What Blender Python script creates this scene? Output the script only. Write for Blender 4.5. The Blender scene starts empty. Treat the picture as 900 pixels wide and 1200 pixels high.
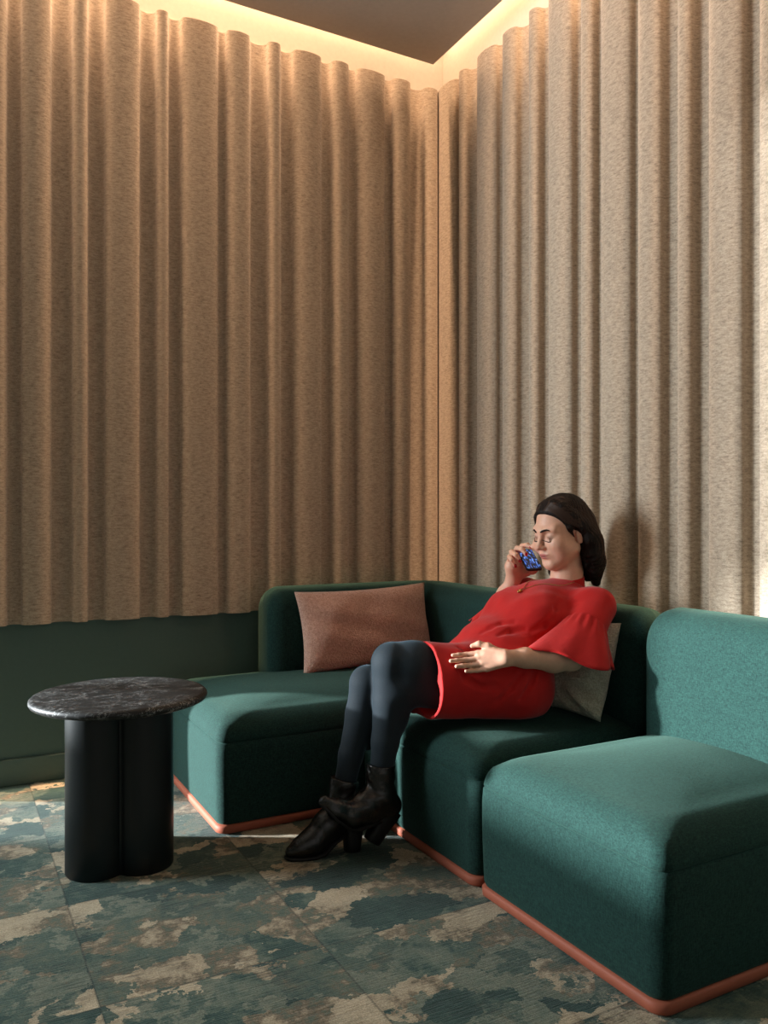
import bpy, bmesh, math, random
import numpy as np
from mathutils import Vector, Matrix
random.seed(4)
rng = np.random.default_rng(7)
SC = bpy.context.scene
COL = SC.collection
PI = math.pi

# ------------------------------------------------------------------ helpers
def link(o, parent=None):
    COL.objects.link(o)
    if parent is not None:
        o.parent = parent
    return o

def tag(o, label=None, cat=None, group=None, kind=None):
    if label: o['label'] = label
    if cat: o['category'] = cat
    if group: o['group'] = group
    if kind: o['kind'] = kind
    return o

def empty(name, loc=(0, 0, 0)):
    o = bpy.data.objects.new(name, None)
    o.empty_display_size = 0.1
    o.location = loc
    return link(o)

def mesh_obj(name, verts, faces, mat, parent=None, smooth=True):
    """verts in world space; the object's origin is put at its base centre"""
    v = np.asarray(verts, dtype=np.float64).reshape(-1, 3)
    me = bpy.data.meshes.new(name)
    if isinstance(faces, np.ndarray):
        me.vertices.add(len(v)); me.loops.add(faces.size); me.polygons.add(len(faces))
        me.vertices.foreach_set('co', v.astype(np.float32).ravel())
        me.loops.foreach_set('vertex_index', faces.astype(np.int32).ravel())
        me.polygons.foreach_set('loop_start', np.arange(0, faces.size, faces.shape[1], dtype=np.int32))
        me.update(calc_edges=True)
    else:
        me.from_pydata([tuple(p) for p in v], [], faces)
        bm = bmesh.new(); bm.from_mesh(me)
        bmesh.ops.recalc_face_normals(bm, faces=bm.faces)
        bm.to_mesh(me); bm.free()
    me.validate()
    if smooth:
        me.polygons.foreach_set('use_smooth', [True] * len(me.polygons))
    if mat: me.materials.append(mat)
    o = bpy.data.objects.new(name, me)
    link(o)
    if parent is not None:
        o.parent = parent
        o.matrix_parent_inverse = Matrix.Translation(-Vector(parent.location)) if parent.type == 'EMPTY' else Matrix.Identity(4)
    return o

def box(name, lo, hi, mat, parent=None, bevel=0.0):
    bm = bmesh.new()
    bmesh.ops.create_cube(bm, size=1)
    for v in bm.verts:
        for k in range(3):
            v.co[k] = lo[k] + (v.co[k] + .5) * (hi[k] - lo[k])
    if bevel:
        bmesh.ops.bevel(bm, geom=bm.edges[:], offset=bevel, segments=3, affect='EDGES', profile=.5)
    vs = [v.co[:] for v in bm.verts]; fs = [[v.index for v in f.verts] for f in bm.faces]
    bm.verts.index_update(); fs = [[v.index for v in f.verts] for f in bm.faces]
    bm.free()
    return mesh_obj(name, vs, fs, mat, parent, smooth=False)

def loft(rings, closed=True, cap0=True, cap1=True):
    n = len(rings[0]); V = [p for r in rings for p in r]; F = []
    for i in range(len(rings) - 1):
        for j in range(n if closed else n - 1):
            k = (j + 1) % n
            F.append([i*n + j, i*n + k, (i+1)*n + k, (i+1)*n + j])
    if cap0: F.append(list(range(n - 1, -1, -1)))
    if cap1: F.append([(len(rings) - 1)*n + j for j in range(n)])
    return V, F

def tube(pts, r, n=8):
    pts = [Vector(p) for p in pts]; rings = []
    up = Vector((.13, .2, .97))
    for i, p in enumerate(pts):
        d = (pts[min(i+1, len(pts)-1)] - pts[max(i-1, 0)]).normalized()
        a = d.cross(up).normalized(); b = d.cross(a)
        rr = r[i] if hasattr(r, '__len__') else r
        rings.append([p + a*math.cos(t)*rr + b*math.sin(t)*rr for t in [2*PI*k/n for k in range(n)]])
    return loft(rings)

# ------------------------------------------------------------------ signed distance modelling
class Field:
    def __init__(s, lo, hi, h):
        s.lo = np.array(lo, float); s.h = h
        s.n = np.ceil((np.array(hi) - s.lo) / h).astype(int) + 1
        s.F = np.full(s.n, 0.08, np.float32)
    def _sub(s, lo, hi):
        i0 = np.clip(np.floor((np.array(lo) - s.lo)/s.h).astype(int), 0, s.n)
        i1 = np.clip(np.ceil((np.array(hi) - s.lo)/s.h).astype(int) + 1, 0, s.n)
        sl = tuple(slice(a, b) for a, b in zip(i0, i1))
        ax = [((np.arange(a, b))*s.h + o).astype(np.float32) for a, b, o in zip(i0, i1, s.lo)]
        return sl, ax[0][:, None, None], ax[1][None, :, None], ax[2][None, None, :]
    def _mix(s, sl, d, k, sub):
        A = s.F[sl]
        if sub:
            d = -d
            if k > 0:
                h = np.maximum(k - np.abs(A - d), 0)/k; s.F[sl] = np.maximum(A, d) + h*h*k*.25
            else: s.F[sl] = np.maximum(A, d)
        else:
            if k > 0:
                h = np.maximum(k - np.abs(A - d), 0)/k; s.F[sl] = np.minimum(A, d) - h*h*k*.25
            else: s.F[sl] = np.minimum(A, d)
    def cone(s, a, b, ra, rb, k=.02, sub=False, flat=None):
        a = np.array(a, float); b = np.array(b, float); m = max(ra, rb) + k + 4*s.h + .006
        sl, X, Y, Z = s._sub(np.minimum(a, b) - m, np.maximum(a, b) + m)
        if s.F[sl].size == 0: return
        ab = b - a; L = max(float(ab @ ab), 1e-9)
        t = np.clip(((X-a[0])*ab[0] + (Y-a[1])*ab[1] + (Z-a[2])*ab[2])/L, 0, 1)
        px = X-a[0]-t*ab[0]; py = Y-a[1]-t*ab[1]; pz = Z-a[2]-t*ab[2]
        q = px*px + py*py + pz*pz
        if flat is not None:                      # (axis, factor): squashed across that axis
            w, f = np.array(flat[0], float), flat[1]; w = w/np.linalg.norm(w)
            c = px*w[0] + py*w[1] + pz*w[2]
            q = q + c*c*(1/(f*f) - 1)
        s._mix(sl, np.sqrt(q) - (ra + (rb-ra)*t), k, sub)
    def chain(s, P, R, k=.02, flat=None):
        for i in range(len(P)-1): s.cone(P[i], P[i+1], R[i], R[i+1], k, flat=flat)
    def ell(s, c, r, R=None, k=.02, sub=False):
        c = np.array(c, float); r = np.array(r, float)
        R = np.eye(3) if R is None else np.array(R, float)   # rows = local axes
        ext = np.sqrt(((R*r[:, None])**2).sum(0)) + k + 4*s.h + .006
        sl, X, Y, Z = s._sub(c - ext, c + ext)
        if s.F[sl].size == 0: return
        x, y, z = X-c[0], Y-c[1], Z-c[2]
        l = [(x*R[i, 0] + y*R[i, 1] + z*R[i, 2])/r[i] for i in range(3)]
        k0 = np.sqrt(l[0]**2 + l[1]**2 + l[2]**2)
        k1 = np.sqrt((l[0]/r[0])**2 + (l[1]/r[1])**2 + (l[2]/r[2])**2) + 1e-6
        s._mix(sl, k0*(k0-1)/k1, k, sub)
    def half(s, p, n, k=0.0):
        """keep the side where (x-p).n < 0"""
        n = np.array(n, float)/np.linalg.norm(n)
        sl, X, Y, Z = s._sub(s.lo, s.lo + s.n*s.h)
        d = ((X-p[0])*n[0] + (Y-p[1])*n[1] + (Z-p[2])*n[2]).astype(np.float32)
        s._mix(sl, -d, k, True)
    def disp(s, fn):
        sl, X, Y, Z = s._sub(s.lo, s.lo + s.n*s.h)
        s.F[sl] += fn(X, Y, Z).astype(np.float32)
    def nets(s, smooth=1):
        F = s.F
        F[0] = F[-1] = .05; F[:, 0] = F[:, -1] = .05; F[:, :, 0] = F[:, :, -1] = .05
        S = F < 0
        u = S.view(np.uint8)
        c = u[:-1] + u[1:]; c = c[:, :-1] + c[:, 1:]; c = c[:, :, :-1] + c[:, :, 1:]
        I = np.argwhere((c > 0) & (c < 8))
        idx = np.full(c.shape, -1, np.int32); idx[tuple(I.T)] = np.arange(len(I))
        off = np.array([[i, j, k] for i in (0, 1) for j in (0, 1) for k in (0, 1)])
        val = np.stack([F[tuple((I + o).T)] for o in off], 1)
        acc = np.zeros((len(I), 3)); cnt = np.zeros(len(I))
        for a in range(8):
            for b in range(a+1, 8):
                if abs(off[a]-off[b]).sum() != 1: continue
                va, vb = val[:, a], val[:, b]; m = (va < 0) != (vb < 0)
                t = np.where(m, va/np.where(m, va-vb, 1), 0)
                acc += np.where(m[:, None], off[a] + t[:, None]*(off[b]-off[a]), 0); cnt += m
        V = s.lo + (I + acc/cnt[:, None])*s.h
        Q = []
        for ax in range(3):
            a = [slice(None)]*3; b = [slice(None)]*3; a[ax] = slice(0, -1); b[ax] = slice(1, None)
            E = np.argwhere(S[tuple(a)] != S[tuple(b)])
            o1, o2 = [k for k in range(3) if k != ax]
            E = E[(E[:, o1] > 0) & (E[:, o2] > 0)]
            E = E[(E[:, o1] < c.shape[o1]) & (E[:, o2] < c.shape[o2])]
            q = []
            for d1, d2 in ((0, 0), (1, 0), (1, 1), (0, 1)):
                P = E.copy(); P[:, o1] -= d1; P[:, o2] -= d2
                q.append(idx[tuple(P.T)])
            q = np.stack(q, 1)
            ins = S[tuple(E.T)]
            flip = ~ins if ax != 1 else ins
            q[flip] = q[flip][:, ::-1]
            Q.append(q)
        Q = np.concatenate(Q); Q = Q[(Q >= 0).all(1)][:, ::-1]
        for _ in range(smooth):
            A = np.zeros_like(V); n = np.zeros(len(V))
            for i in range(4):
                np.add.at(A, Q[:, i], V[Q[:, (i+1) % 4]]); np.add.at(n, Q[:, i], 1)
                np.add.at(A, Q[:, i], V[Q[:, (i-1) % 4]]); np.add.at(n, Q[:, i], 1)
            V = V*.5 + .5*A/np.maximum(n, 1)[:, None]
        
        P0, P1, P2, P3 = (V[Q[:, i]] for i in range(4))
        if ((np.cross(P1-P0, P2-P0)*P0).sum() + (np.cross(P2-P0, P3-P0)*P0).sum()) < 0: Q = Q[:, ::-1].copy()
        return V, Q

# ------------------------------------------------------------------ materials
def srgb(r, g, b):
    f = lambda c: (c/12.92 if c <= .04045 else ((c+.055)/1.055)**2.4)
    return (f(r/255), f(g/255), f(b/255), 1)

class NT:
    def __init__(s, name, rough=.6, spec=.5):
        s.m = bpy.data.materials.new(name); s.m.use_nodes = True
        s.t = s.m.node_tree; s.b = s.t.nodes['Principled BSDF']
        s.b.inputs['Roughness'].default_value = rough
        s.b.inputs['Specular IOR Level'].default_value = spec
    def n(s, kind, **kw):
        x = s.t.nodes.new(kind)
        for k, v in kw.items():
            if k in x.inputs: x.inputs[k].default_value = v
            else: setattr(x, k, v)
        return x
    def l(s, a, b): s.t.links.new(a, b)
    def obj(s): return s.n('ShaderNodeTexCoord').outputs['Object']
    def pos(s): return s.n('ShaderNodeNewGeometry').outputs['Position']
    def mapped(s, src, scale=(1, 1, 1), rot=(0, 0, 0), loc=(0, 0, 0)):
        m = s.n('ShaderNodeMapping'); m.inputs['Scale'].default_value = scale
        m.inputs['Rotation'].default_value = rot; m.inputs['Location'].default_value = loc
        s.l(src, m.inputs['Vector']); return m.outputs['Vector']
    def noise(s, vec, scale, detail=4, rough=.55, dist=0):
        x = s.n('ShaderNodeTexNoise'); x.inputs['Scale'].default_value = scale
        x.inputs['Detail'].default_value = detail; x.inputs['Roughness'].default_value = rough
        x.inputs['Distortion'].default_value = dist
        s.l(vec, x.inputs['Vector']); return x.outputs['Fac']
    def ramp(s, fac, stops, interp='LINEAR'):
        r = s.n('ShaderNodeValToRGB'); e = r.color_ramp; e.interpolation = interp
        while len(e.elements) < len(stops): e.elements.new(.5)
        for el, (p, c) in zip(e.elements, stops): el.position = p; el.color = c
        s.l(fac, r.inputs['Fac']); return r.outputs['Color']
    def mix(s, fac, a, b, mode='MIX'):
        x = s.n('ShaderNodeMix'); x.data_type = 'RGBA'; x.blend_type = mode
        for v, i in ((fac, 0), (a, 6), (b, 7)):
            if hasattr(v, 'node'): s.l(v, x.inputs[i])
            else: x.inputs[i].default_value = v
        return x.outputs[2]
    def math(s, op, a, b=0.0):
        x = s.n('ShaderNodeMath'); x.operation = op
        for v, i in ((a, 0), (b, 1)):
            if hasattr(v, 'node'): s.l(v, x.inputs[i])
            else: x.inputs[i].default_value = v
        return x.outputs[0]
    def color(s, c):
        if hasattr(c, 'node'): s.l(c, s.b.inputs['Base Color'])
        else: s.b.inputs['Base Color'].default_value = c
    def bump(s, h, dist=.002, strength=.5):
        b = s.n('ShaderNodeBump'); b.inputs['Distance'].default_value = dist
        b.inputs['Strength'].default_value = strength
        s.l(h, b.inputs['Height']); s.l(b.outputs['Normal'], s.b.inputs['Normal'])

def g(v): return (v, v, v, 1)

def plain(name, col, rough=.6, spec=.4, metal=0):
    M = NT(name, rough, spec); p = M.pos()
    f = M.noise(p, 60, 3)
    M.color(M.mix(f, tuple(c*.92 for c in col[:3]) + (1,), tuple(min(1, c*1.08) for c in col[:3]) + (1,)))
    M.b.inputs['Metallic'].default_value = metal
    return M.m

def felt_mat(name, vert_axis):
    M = NT(name, .95, .1); p = M.pos()
    a = M.noise(M.mapped(p, (1, 1, 3.6)), 48, 6, .72)
    b = M.noise(M.mapped(p, (1, 1, 2.5)), 210, 3, .6)
    f = M.math('ADD', M.math('MULTIPLY', a, .62), M.math('MULTIPLY', b, .38))
    M.color(M.ramp(f, [(.36, srgb(122, 108, 94)), (.48, srgb(170, 152, 133)), (.62, srgb(196, 179, 158))]))
    M.bump(f, .002, .3)
    M.b.inputs['Sheen Weight'].default_value = .25
    M.b.inputs['Sheen Roughness'].default_value = .6
    return M.m

def wool(name, dark, light, scale=420, bump=.5, sheen=.3):
    M = NT(name, .9, .2); p = M.obj()
    w1 = M.noise(M.mapped(p, (1, 1, .25)), scale, 2, .5)
    w2 = M.noise(M.mapped(p, (.3, .3, 1)), scale, 2, .5)
    big = M.noise(p, 45, 4, .6)
    f = M.math('ADD', M.math('MULTIPLY', M.math('ADD', w1, w2), .44), M.math('MULTIPLY', big, .12))
    M.color(M.ramp(f, [(.36, dark), (.64, light)]))
    M.bump(f, .0015, bump)
    M.b.inputs['Sheen Weight'].default_value = sheen
    M.b.inputs['Sheen Roughness'].default_value = .5
    M.b.inputs['Sheen Tint'].default_value = srgb(150, 196, 178)
    return M.m

def boucle(name, dark, light):
    M = NT(name, .95, .1); p = M.obj()
    v = M.n('ShaderNodeTexVoronoi'); v.inputs['Scale'].default_value = 190
    d = M.n('ShaderNodeVectorMath'); d.operation = 'ADD'
    nz = M.n('ShaderNodeTexNoise'); nz.inputs['Scale'].default_value = 70
    M.l(p, nz.inputs['Vector'])
    sc = M.n('ShaderNodeVectorMath'); sc.operation = 'SCALE'; sc.inputs['Scale'].default_value = .02
    M.l(nz.outputs['Color'], sc.inputs[0]); M.l(p, d.inputs[0]); M.l(sc.outputs[0], d.inputs[1])
    M.l(d.outputs[0], v.inputs['Vector'])
    big = M.noise(p, 60, 4, .6)
    M.color(M.mix(M.math('MULTIPLY', M.math('ADD', v.outputs['Distance'], big), .8), light, dark))
    M.bump(M.math('SUBTRACT', big, v.outputs['Distance']), .005, .8)
    M.b.inputs['Sheen Weight'].default_value = .3
    return M.m

def carpet_mat():
    M = NT('carpet_camouflage', .97, .08); p = M.pos()
    # each 0.5 m tile carries its own piece of the printed design
    sx = M.n('ShaderNodeSeparateXYZ'); M.l(p, sx.inputs[0])
    tx = M.math('DIVIDE', M.math('ADD', sx.outputs[0], 1.85), .5)
    ty = M.math('DIVIDE', M.math('ADD', sx.outputs[1], 1.11), .5)
    ix, iy = M.math('FLOOR', tx), M.math('FLOOR', ty)
    fx, fy = M.math('FRACT', tx), M.math('FRACT', ty)
    cb = M.n('ShaderNodeCombineXYZ')
    M.l(M.math('MULTIPLY', ix, .17), cb.inputs[0]); M.l(M.math('MULTIPLY', iy, .23), cb.inputs[1])
    ad = M.n('ShaderNodeVectorMath'); ad.operation = 'ADD'; M.l(p, ad.inputs[0]); M.l(cb.outputs[0], ad.inputs[1])
    q = ad.outputs[0]
    nz = M.n('ShaderNodeTexNoise'); nz.inputs['Scale'].default_value = 9; nz.inputs['Detail'].default_value = 6
    nz.inputs['Roughness'].default_value = .65
    M.l(q, nz.inputs['Vector'])
    sc = M.n('ShaderNodeVectorMath'); sc.operation = 'SCALE'; sc.inputs['Scale'].default_value = .22
    M.l(nz.outputs['Color'], sc.inputs[0])
    wd = M.n('ShaderNodeVectorMath'); wd.operation = 'ADD'; M.l(q, wd.inputs[0]); M.l(sc.outputs[0], wd.inputs[1])
    w = M.mapped(wd.outputs[0], (1, 1.5, 1))
    vor = M.n('ShaderNodeTexVoronoi'); vor.inputs['Scale'].default_value = 6.5; M.l(w, vor.inputs['Vector'])
    rnd = M.n('ShaderNodeSeparateColor'); M.l(vor.outputs['Color'], rnd.inputs[0])
    fine = M.noise(q, 24, 6, .75)
    mid = M.noise(q, 7, 4, .6)
    f = M.math('ADD', M.math('MULTIPLY', rnd.outputs[0], .8), M.math('ADD', M.math('MULTIPLY', M.math('SUBTRACT', fine, .5), .55), M.math('MULTIPLY', M.math('SUBTRACT', mid, .38), .75)))
    base = M.ramp(f, [(.0, srgb(46, 72, 67)), (.22, srgb(60, 88, 80)), (.32, srgb(104, 119, 105)), (.46, srgb(132, 138, 120)),
                      (.52, srgb(72, 97, 88)), (.64, srgb(104, 114, 98)), (.70, srgb(126, 113, 92)), (.78, srgb(188, 172, 144)), (1, srgb(212, 197, 168))])
    st = M.n('ShaderNodeTexNoise'); st.inputs['Scale'].default_value = 1; st.inputs['Detail'].default_value = 4
    M.l(M.mapped(p, (14, 190, 1)), st.inputs['Vector'])
    msk = M.ramp(M.noise(q, 4.5, 2), [(.46, g(0)), (.62, g(1))])
    rib = M.ramp(st.outputs['Fac'], [(.40, g(0)), (.56, g(1))])
    bc = M.mix(M.math('MULTIPLY', M.math('MULTIPLY', msk, M.math('SUBTRACT', 1, rib)), .5), base, srgb(34, 46, 45))
    pile = M.math('ADD', M.math('MULTIPLY', M.noise(p, 300, 3, .75), .6), M.math('MULTIPLY', M.noise(M.mapped(p, (1, 2.2, 1)), 110, 4, .7), .4))
    bc = M.mix(.75, bc, M.ramp(pile, [(.36, g(.3)), (.6, g(1.15))]), 'MULTIPLY')
    def edge(t):
        d = M.math('MINIMUM', t, M.math('SUBTRACT', 1, t))
        return M.math('LESS_THAN', d, .005)
    e = M.math('MAXIMUM', edge(fx), edge(fy))
    bc = M.mix(M.math('MULTIPLY', e, .38), bc, srgb(20, 28, 28))
    M.color(bc)
    M.bump(M.math('ADD', pile, M.math('MULTIPLY', rib, .35)), .005, .7)
    M.b.inputs['Sheen Weight'].default_value = .15
    return M.m

def table_top_mat():
    M = NT('black_veined_stone', .45, .45); p = M.obj()
    wv = M.noise(M.mapped(p, (1, 2.6, 1), (0, 0, .45)), 9, 9, .78, .6)
    v = M.ramp(wv, [(.478, g(0)), (.5, g(1)), (.522, g(0))])
    msk = M.ramp(M.noise(p, 9, 4), [(.36, g(.15)), (.58, g(1))])
    sp = M.ramp(M.noise(p, 120, 4, .75), [(.46, g(0)), (.54, g(1))])
    f = M.math('MULTIPLY', M.math('MULTIPLY', v, msk), sp)
    M.color(M.mix(M.math('MULTIPLY', f, .6), srgb(26, 26, 26), srgb(225, 225, 222)))
    return M.m

def leather_mat():
    M = NT('black_leather', .24, .7); p = M.obj()
    c = M.noise(p, 55, 5, .6, 1.5)
    M.color(M.ramp(c, [(.3, srgb(14, 13, 13)), (.7, srgb(34, 29, 26))]))
    M.bump(c, .004, .5)
    return M.m

def dress_mat():
    M = NT('red_crepe', .75, .25); p = M.obj()
    w = M.noise(p, 500, 2); c = M.noise(p, 22, 4)
    M.color(M.mix(M.math('ADD', M.math('MULTIPLY', w, .5), M.math('MULTIPLY', c, .5)), srgb(168, 13, 14), srgb(212, 28, 24)))
    M.bump(M.math('ADD', M.math('MULTIPLY', w, .12), c), .006, .3)
    M.b.inputs['Sheen Weight'].default_value = .15
    return M.m

def tights_mat():
    M = NT('dark_tights', .75, .2); p = M.obj()
    w = M.noise(p, 700, 2)
    M.color(M.mix(w, srgb(22, 26, 30), srgb(48, 58, 66)))
    M.b.inputs['Sheen Weight'].default_value = .35
    M.b.inputs['Sheen Roughness'].default_value = .4
    M.b.inputs['Sheen Tint'].default_value = srgb(150, 185, 205)
    return M.m

def hair_mat():
    M = NT('dark_brown_hair', .55, .18); p = M.obj()
    s_ = M.noise(M.mapped(p, (1, 1, .16)), 340, 3, .6)
    s2 = M.noise(M.mapped(p, (1, 1, .12)), 110, 3, .6)
    f = M.math('ADD', M.math('MULTIPLY', s_, .5), M.math('MULTIPLY', s2, .5))
    M.color(M.ramp(f, [(.35, srgb(14, 9, 7)), (.68, srgb(36, 23, 18))]))
    M.bump(f, .006, .7)
    return M.m

def skin_mat():
    M = NT('skin', .5, .4)
    a = M.n('ShaderNodeAttribute'); a.attribute_name = 'Tint'
    f = M.noise(M.obj(), 90, 4)
    M.color(M.mix(.35, a.outputs['Color'], M.ramp(f, [(.3, g(.75)), (.7, g(1))]), 'MULTIPLY'))
    M.b.inputs['Subsurface Weight'].default_value = .12
    M.b.inputs['Subsurface Radius'].default_value = (.012, .005, .003)
    M.b.inputs['Subsurface Scale'].default_value = .5
    return M.m

def screen_mat():
    M = NT('phone_screen', .15, .5); p = M.obj()
    s1_ = M.noise(M.mapped(p, (150, 42, 1)), 1, 1, .4); s2_ = M.noise(M.mapped(p, (70, 60, 1), loc=(3, 1, 0)), 1, 1, .4)
    f1 = M.ramp(s1_, [(.46, (.002, .004, .014, 1)), (.54, (.02, .07, .36, 1)), (.66, (.16, .34, .85, 1))])
    c = M.mix(M.ramp(s2_, [(.40, g(.05)), (.56, g(1))]), (.002, .004, .012, 1), f1)
    M.color(g(.01))
    M.l(c, M.b.inputs['Emission Color']); M.b.inputs['Emission Strength'].default_value = 1.3
    return M.m

m_felt = felt_mat('heathered_felt', 2)
m_green = wool('green_wool', srgb(15, 38, 36), srgb(33, 65, 59), sheen=.15)
m_terra = plain('terracotta_trim', srgb(164, 90, 68), .6, .3)
m_pink = boucle('pink_boucle', srgb(198, 150, 130), srgb(250, 210, 188))
m_grey = boucle('beige_boucle', srgb(180, 164, 142), srgb(242, 228, 206))
m_wallgreen = plain('green_wall_paint', srgb(92, 113, 105), .7, .25)
m_base = plain('green_baseboard_paint', srgb(92, 113, 105), .5, .3)
m_cream = plain('cream_paint', srgb(206, 198, 186), .8, .2)
m_ceil = plain('ceiling_paint', srgb(176, 164, 152), .9, .15)
m_top = table_top_mat()
m_ped = plain('black_lacquer', srgb(12, 19, 22), .42, .45)
m_carpet = carpet_mat()
m_skin, m_hair, m_dress, m_tights, m_leather = skin_mat(), hair_mat(), dress_mat(), tights_mat(), leather_mat()
m_strand = plain('brown_hair_strand', srgb(58, 40, 31), .5, .25)
m_sole = plain('dark_sole', srgb(16, 14, 13), .5, .4)
m_gold = plain('gold', srgb(196, 160, 96), .3, .5, 1)
m_phone = plain('black_phone_body', srgb(12, 12, 16), .3, .5)
m_screen = screen_mat()
m_nail = plain('red_nail_polish', srgb(170, 14, 24), .25, .6)
m_lash = plain('brow_hair', srgb(34, 24, 20), .7, .2)
m_frame = plain('window_frame_paint', srgb(50, 54, 54), .5, .4)

# ------------------------------------------------------------------ the room
def struct(o): o['kind'] = 'structure'; return o
WX = -2.25            # where the left wall ends and the room opens towards the window
struct(box('floor', (-5.2, -6.5, -.05), (.15, 2.9, 0), m_carpet))
struct(box('wall_left', (WX, 0, 0), (.12, .12, 4.4), m_wallgreen))
struct(box('wall_right', (0, -6.5, 0), (.12, .12, 4.4), m_wallgreen))
struct(box('baseboard_left', (WX, -.014, 0), (0, .001, .098), m_base, bevel=.004))
struct(box('baseboard_right', (-.014, -6.5, 0), (.001, 0, .098), m_base, bevel=.004))
struct(box('trim_1', (WX, -.004, 3.0), (0, .002, 4.40), m_cream))          # cream cove wall above the felt
struct(box('trim_2', (-.004, -6.5, 3.0), (.002, 0, 4.40), m_cream))
struct(box('trim_3', (-5.2, -6.5, 4.40), (.15, 2.9, 4.46), m_cream))       # slab above the cove
struct(box('ceiling', (-5.2, -6.5, 3.09), (-.145, -.145, 3.13), m_ceil, bevel=.002))
# far window wall (outside the picture, to the left): daylight comes from here
WY0, WYM, WY1, WZ0, WZM, WZ1, WZT = .10, 1.21, 2.50, .12, .94, 3.05, 1.30
struct(box('wall_far', (-5.3, WY1, 0), (-5.2, 2.9, 4.4), m_wallgreen))
struct(box('wall_far.001', (-5.3, -6.5, 0), (-5.2, WY0, 4.4), m_wallgreen))
struct(box('wall_far.002', (-5.3, WYM, 0), (-5.2, WY1, WZ0), m_wallgreen))
struct(box('wall_far.003', (-5.3, WY0, 0), (-5.2, WYM, WZM), m_wallgreen))
struct(box('wall_far.004', (-5.3, WY0, WZ1), (-5.2, WYM, 4.4), m_wallgreen))
struct(box('wall_far.005', (-5.3, WYM, WZT), (-5.2, WY1, 4.4), m_wallgreen))
def win_frame(name, y0, y1, z0, z1):
    V, F = [], []
    def bar(lo, hi):
        b = len(V)
        for x in (0, 1):
            for y in (0, 1):
                for z in (0, 1): V.append(((lo, hi)[x][0], (lo, hi)[y][1], (lo, hi)[z][2]))
        for q in ((0, 1, 3, 2), (4, 6, 7, 5), (0, 4, 5, 1), (2, 3, 7, 6), (0, 2, 6, 4), (1, 5, 7, 3)): F.append([b+i for i in q])
    x0, x1, t = -5.27, -5.21, .03
    bar((x0, y0, z0), (x1, y1, z0+t)); bar((x0, y0, z1-t), (x1, y1, z1))
    bar((x0, y0, z0+t), (x1, y0+t, z1-t)); bar((x0, y1-t, z0+t), (x1, y1, z1-t))
    return struct(mesh_obj(name, V, F, m_frame, smooth=False))
win_frame('window_1', WYM, WY1, WZ0, WZT)
win_frame('window_2', WY0, WYM, WZM, WZ1)
# unseen louvred screen added outside the windows to thin the sun on the wall
V, F = [], []
for k in range(20):
    z = 1.86 + .12*k; q = len(V)
    for x in (-6.52, -6.48):
        for y in (-.8, 6.2):
            for zz in (z, z + .088): V.append((x, y, zz))
    F += [[q+i for i in f] for f in ((0, 1, 3, 2), (4, 6, 7, 5), (0, 4, 5, 1), (2, 3, 7, 6), (0, 2, 6, 4), (1, 5, 7, 3))]
struct(mesh_obj('added_sun_louvre', V, F, m_frame, smooth=False))

# felt wave cladding: alternating half-round ribs and hollows of uneven width
def felt_panel(name, bounds, axis, flip, label):
    A, base, pts = .028, -.040, []
    for i in range(len(bounds)-1):
        a, b = bounds[i], bounds[i+1]; w = abs(b-a)
        sgn = -1 if (i % 2 == flip) else 1                # -1 bulges into the room
        amp = min(A, w*.46)
        n = 14
        for k in range(n):
            t = k/n
            th = PI*(1-t)
            s_ = (a+b)/2 + math.cos(th)*(b-a)/2
            pts.append((s_, base + sgn*amp*math.sin(th)**.85))
    pts.append((bounds[-1], base))
    z0, z1 = .603, 3.03
    V, F = [], []
    for s_, d in pts:
        for dd in (d, d+.012):
            dd = min(dd, -.001)
            for z in (z0, z1):
                V.append((s_, dd, z) if axis == 'x' else (dd, s_, z))
    for i in range(len(pts)-1):
        b, c = 4*i, 4*i+4
        F += [[b, b+1, c+1, c], [b+2, c+2, c+3, b+3], [b, c, c+2, b+2], [b+1, b+3, c+3, c+1]]
    F += [[0, 2, 3, 1], [4*len(pts)-4, 4*len(pts)-3, 4*len(pts)-1, 4*len(pts)-2]]
    o = mesh_obj(name, V, F, m_felt)
    o.data.set_sharp_from_angle(angle=math.radians(50))
    return tag(o, label, 'wall panel')
lb = [-2.25, -2.12, -2.05, -1.99, -1.927, -1.878, -1.775, -1.699, -1.643, -1.58, -1.447, -1.383, -1.335, -1.284, -1.131, -1.095, -.991,
      -.914, -.855, -.797, -.664, -.614, -.53, -.49, -.345, -.305, -.21, -.135, -.06, -.03]
felt_panel('felt_wall_panel', lb, 'x', 1, 'tan heathered felt panel with uneven vertical ribs on the wall left of the corner')
rb = [-.03, -.19, -.223, -.285, -.36, -.50, -.55, -.645, -.73, -.79, -.845, -.98, -1.036, -1.10, -1.135, -1.279, -1.315, -1.416, -1.487, -1.541, -1.605, -1.729, -1.785, -1.887,
      -1.96, -2.08, -2.13, -2.22, -2.29, -2.42, -2.5, -2.62, -2.7, -2.8, -2.86, -3.0]
felt_panel('felt_wall_panel', rb, 'y', 0, 'tan heathered felt panel with uneven vertical ribs on the wall right of the corner, greyer in daylight')

# ------------------------------------------------------------------ sofa
def rrect(x0, x1, y0, y1, r, n=8):
    r = min(r, (x1-x0)/2-.001, (y1-y0)/2-.001); P = []
    for cx_, cy_, a0 in ((x1-r, y1-r, 0), (x0+r, y1-r, 90), (x0+r, y0+r, 180), (x1-r, y0+r, 270)):
        for k in range(n+1):
            a = math.radians(a0 + 90*k/n); P.append((cx_ + r*math.cos(a), cy_ + r*math.sin(a)))
    # subdivide straights
    Q = []
    for i, p in enumerate(P):
        q = P[(i+1) % len(P)]; Q.append(p)
        if (i+1) % (n+1) == 0:
            for k in range(1, 12): Q.append((p[0]+(q[0]-p[0])*k/12, p[1]+(q[1]-p[1])*k/12))
    return Q

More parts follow.
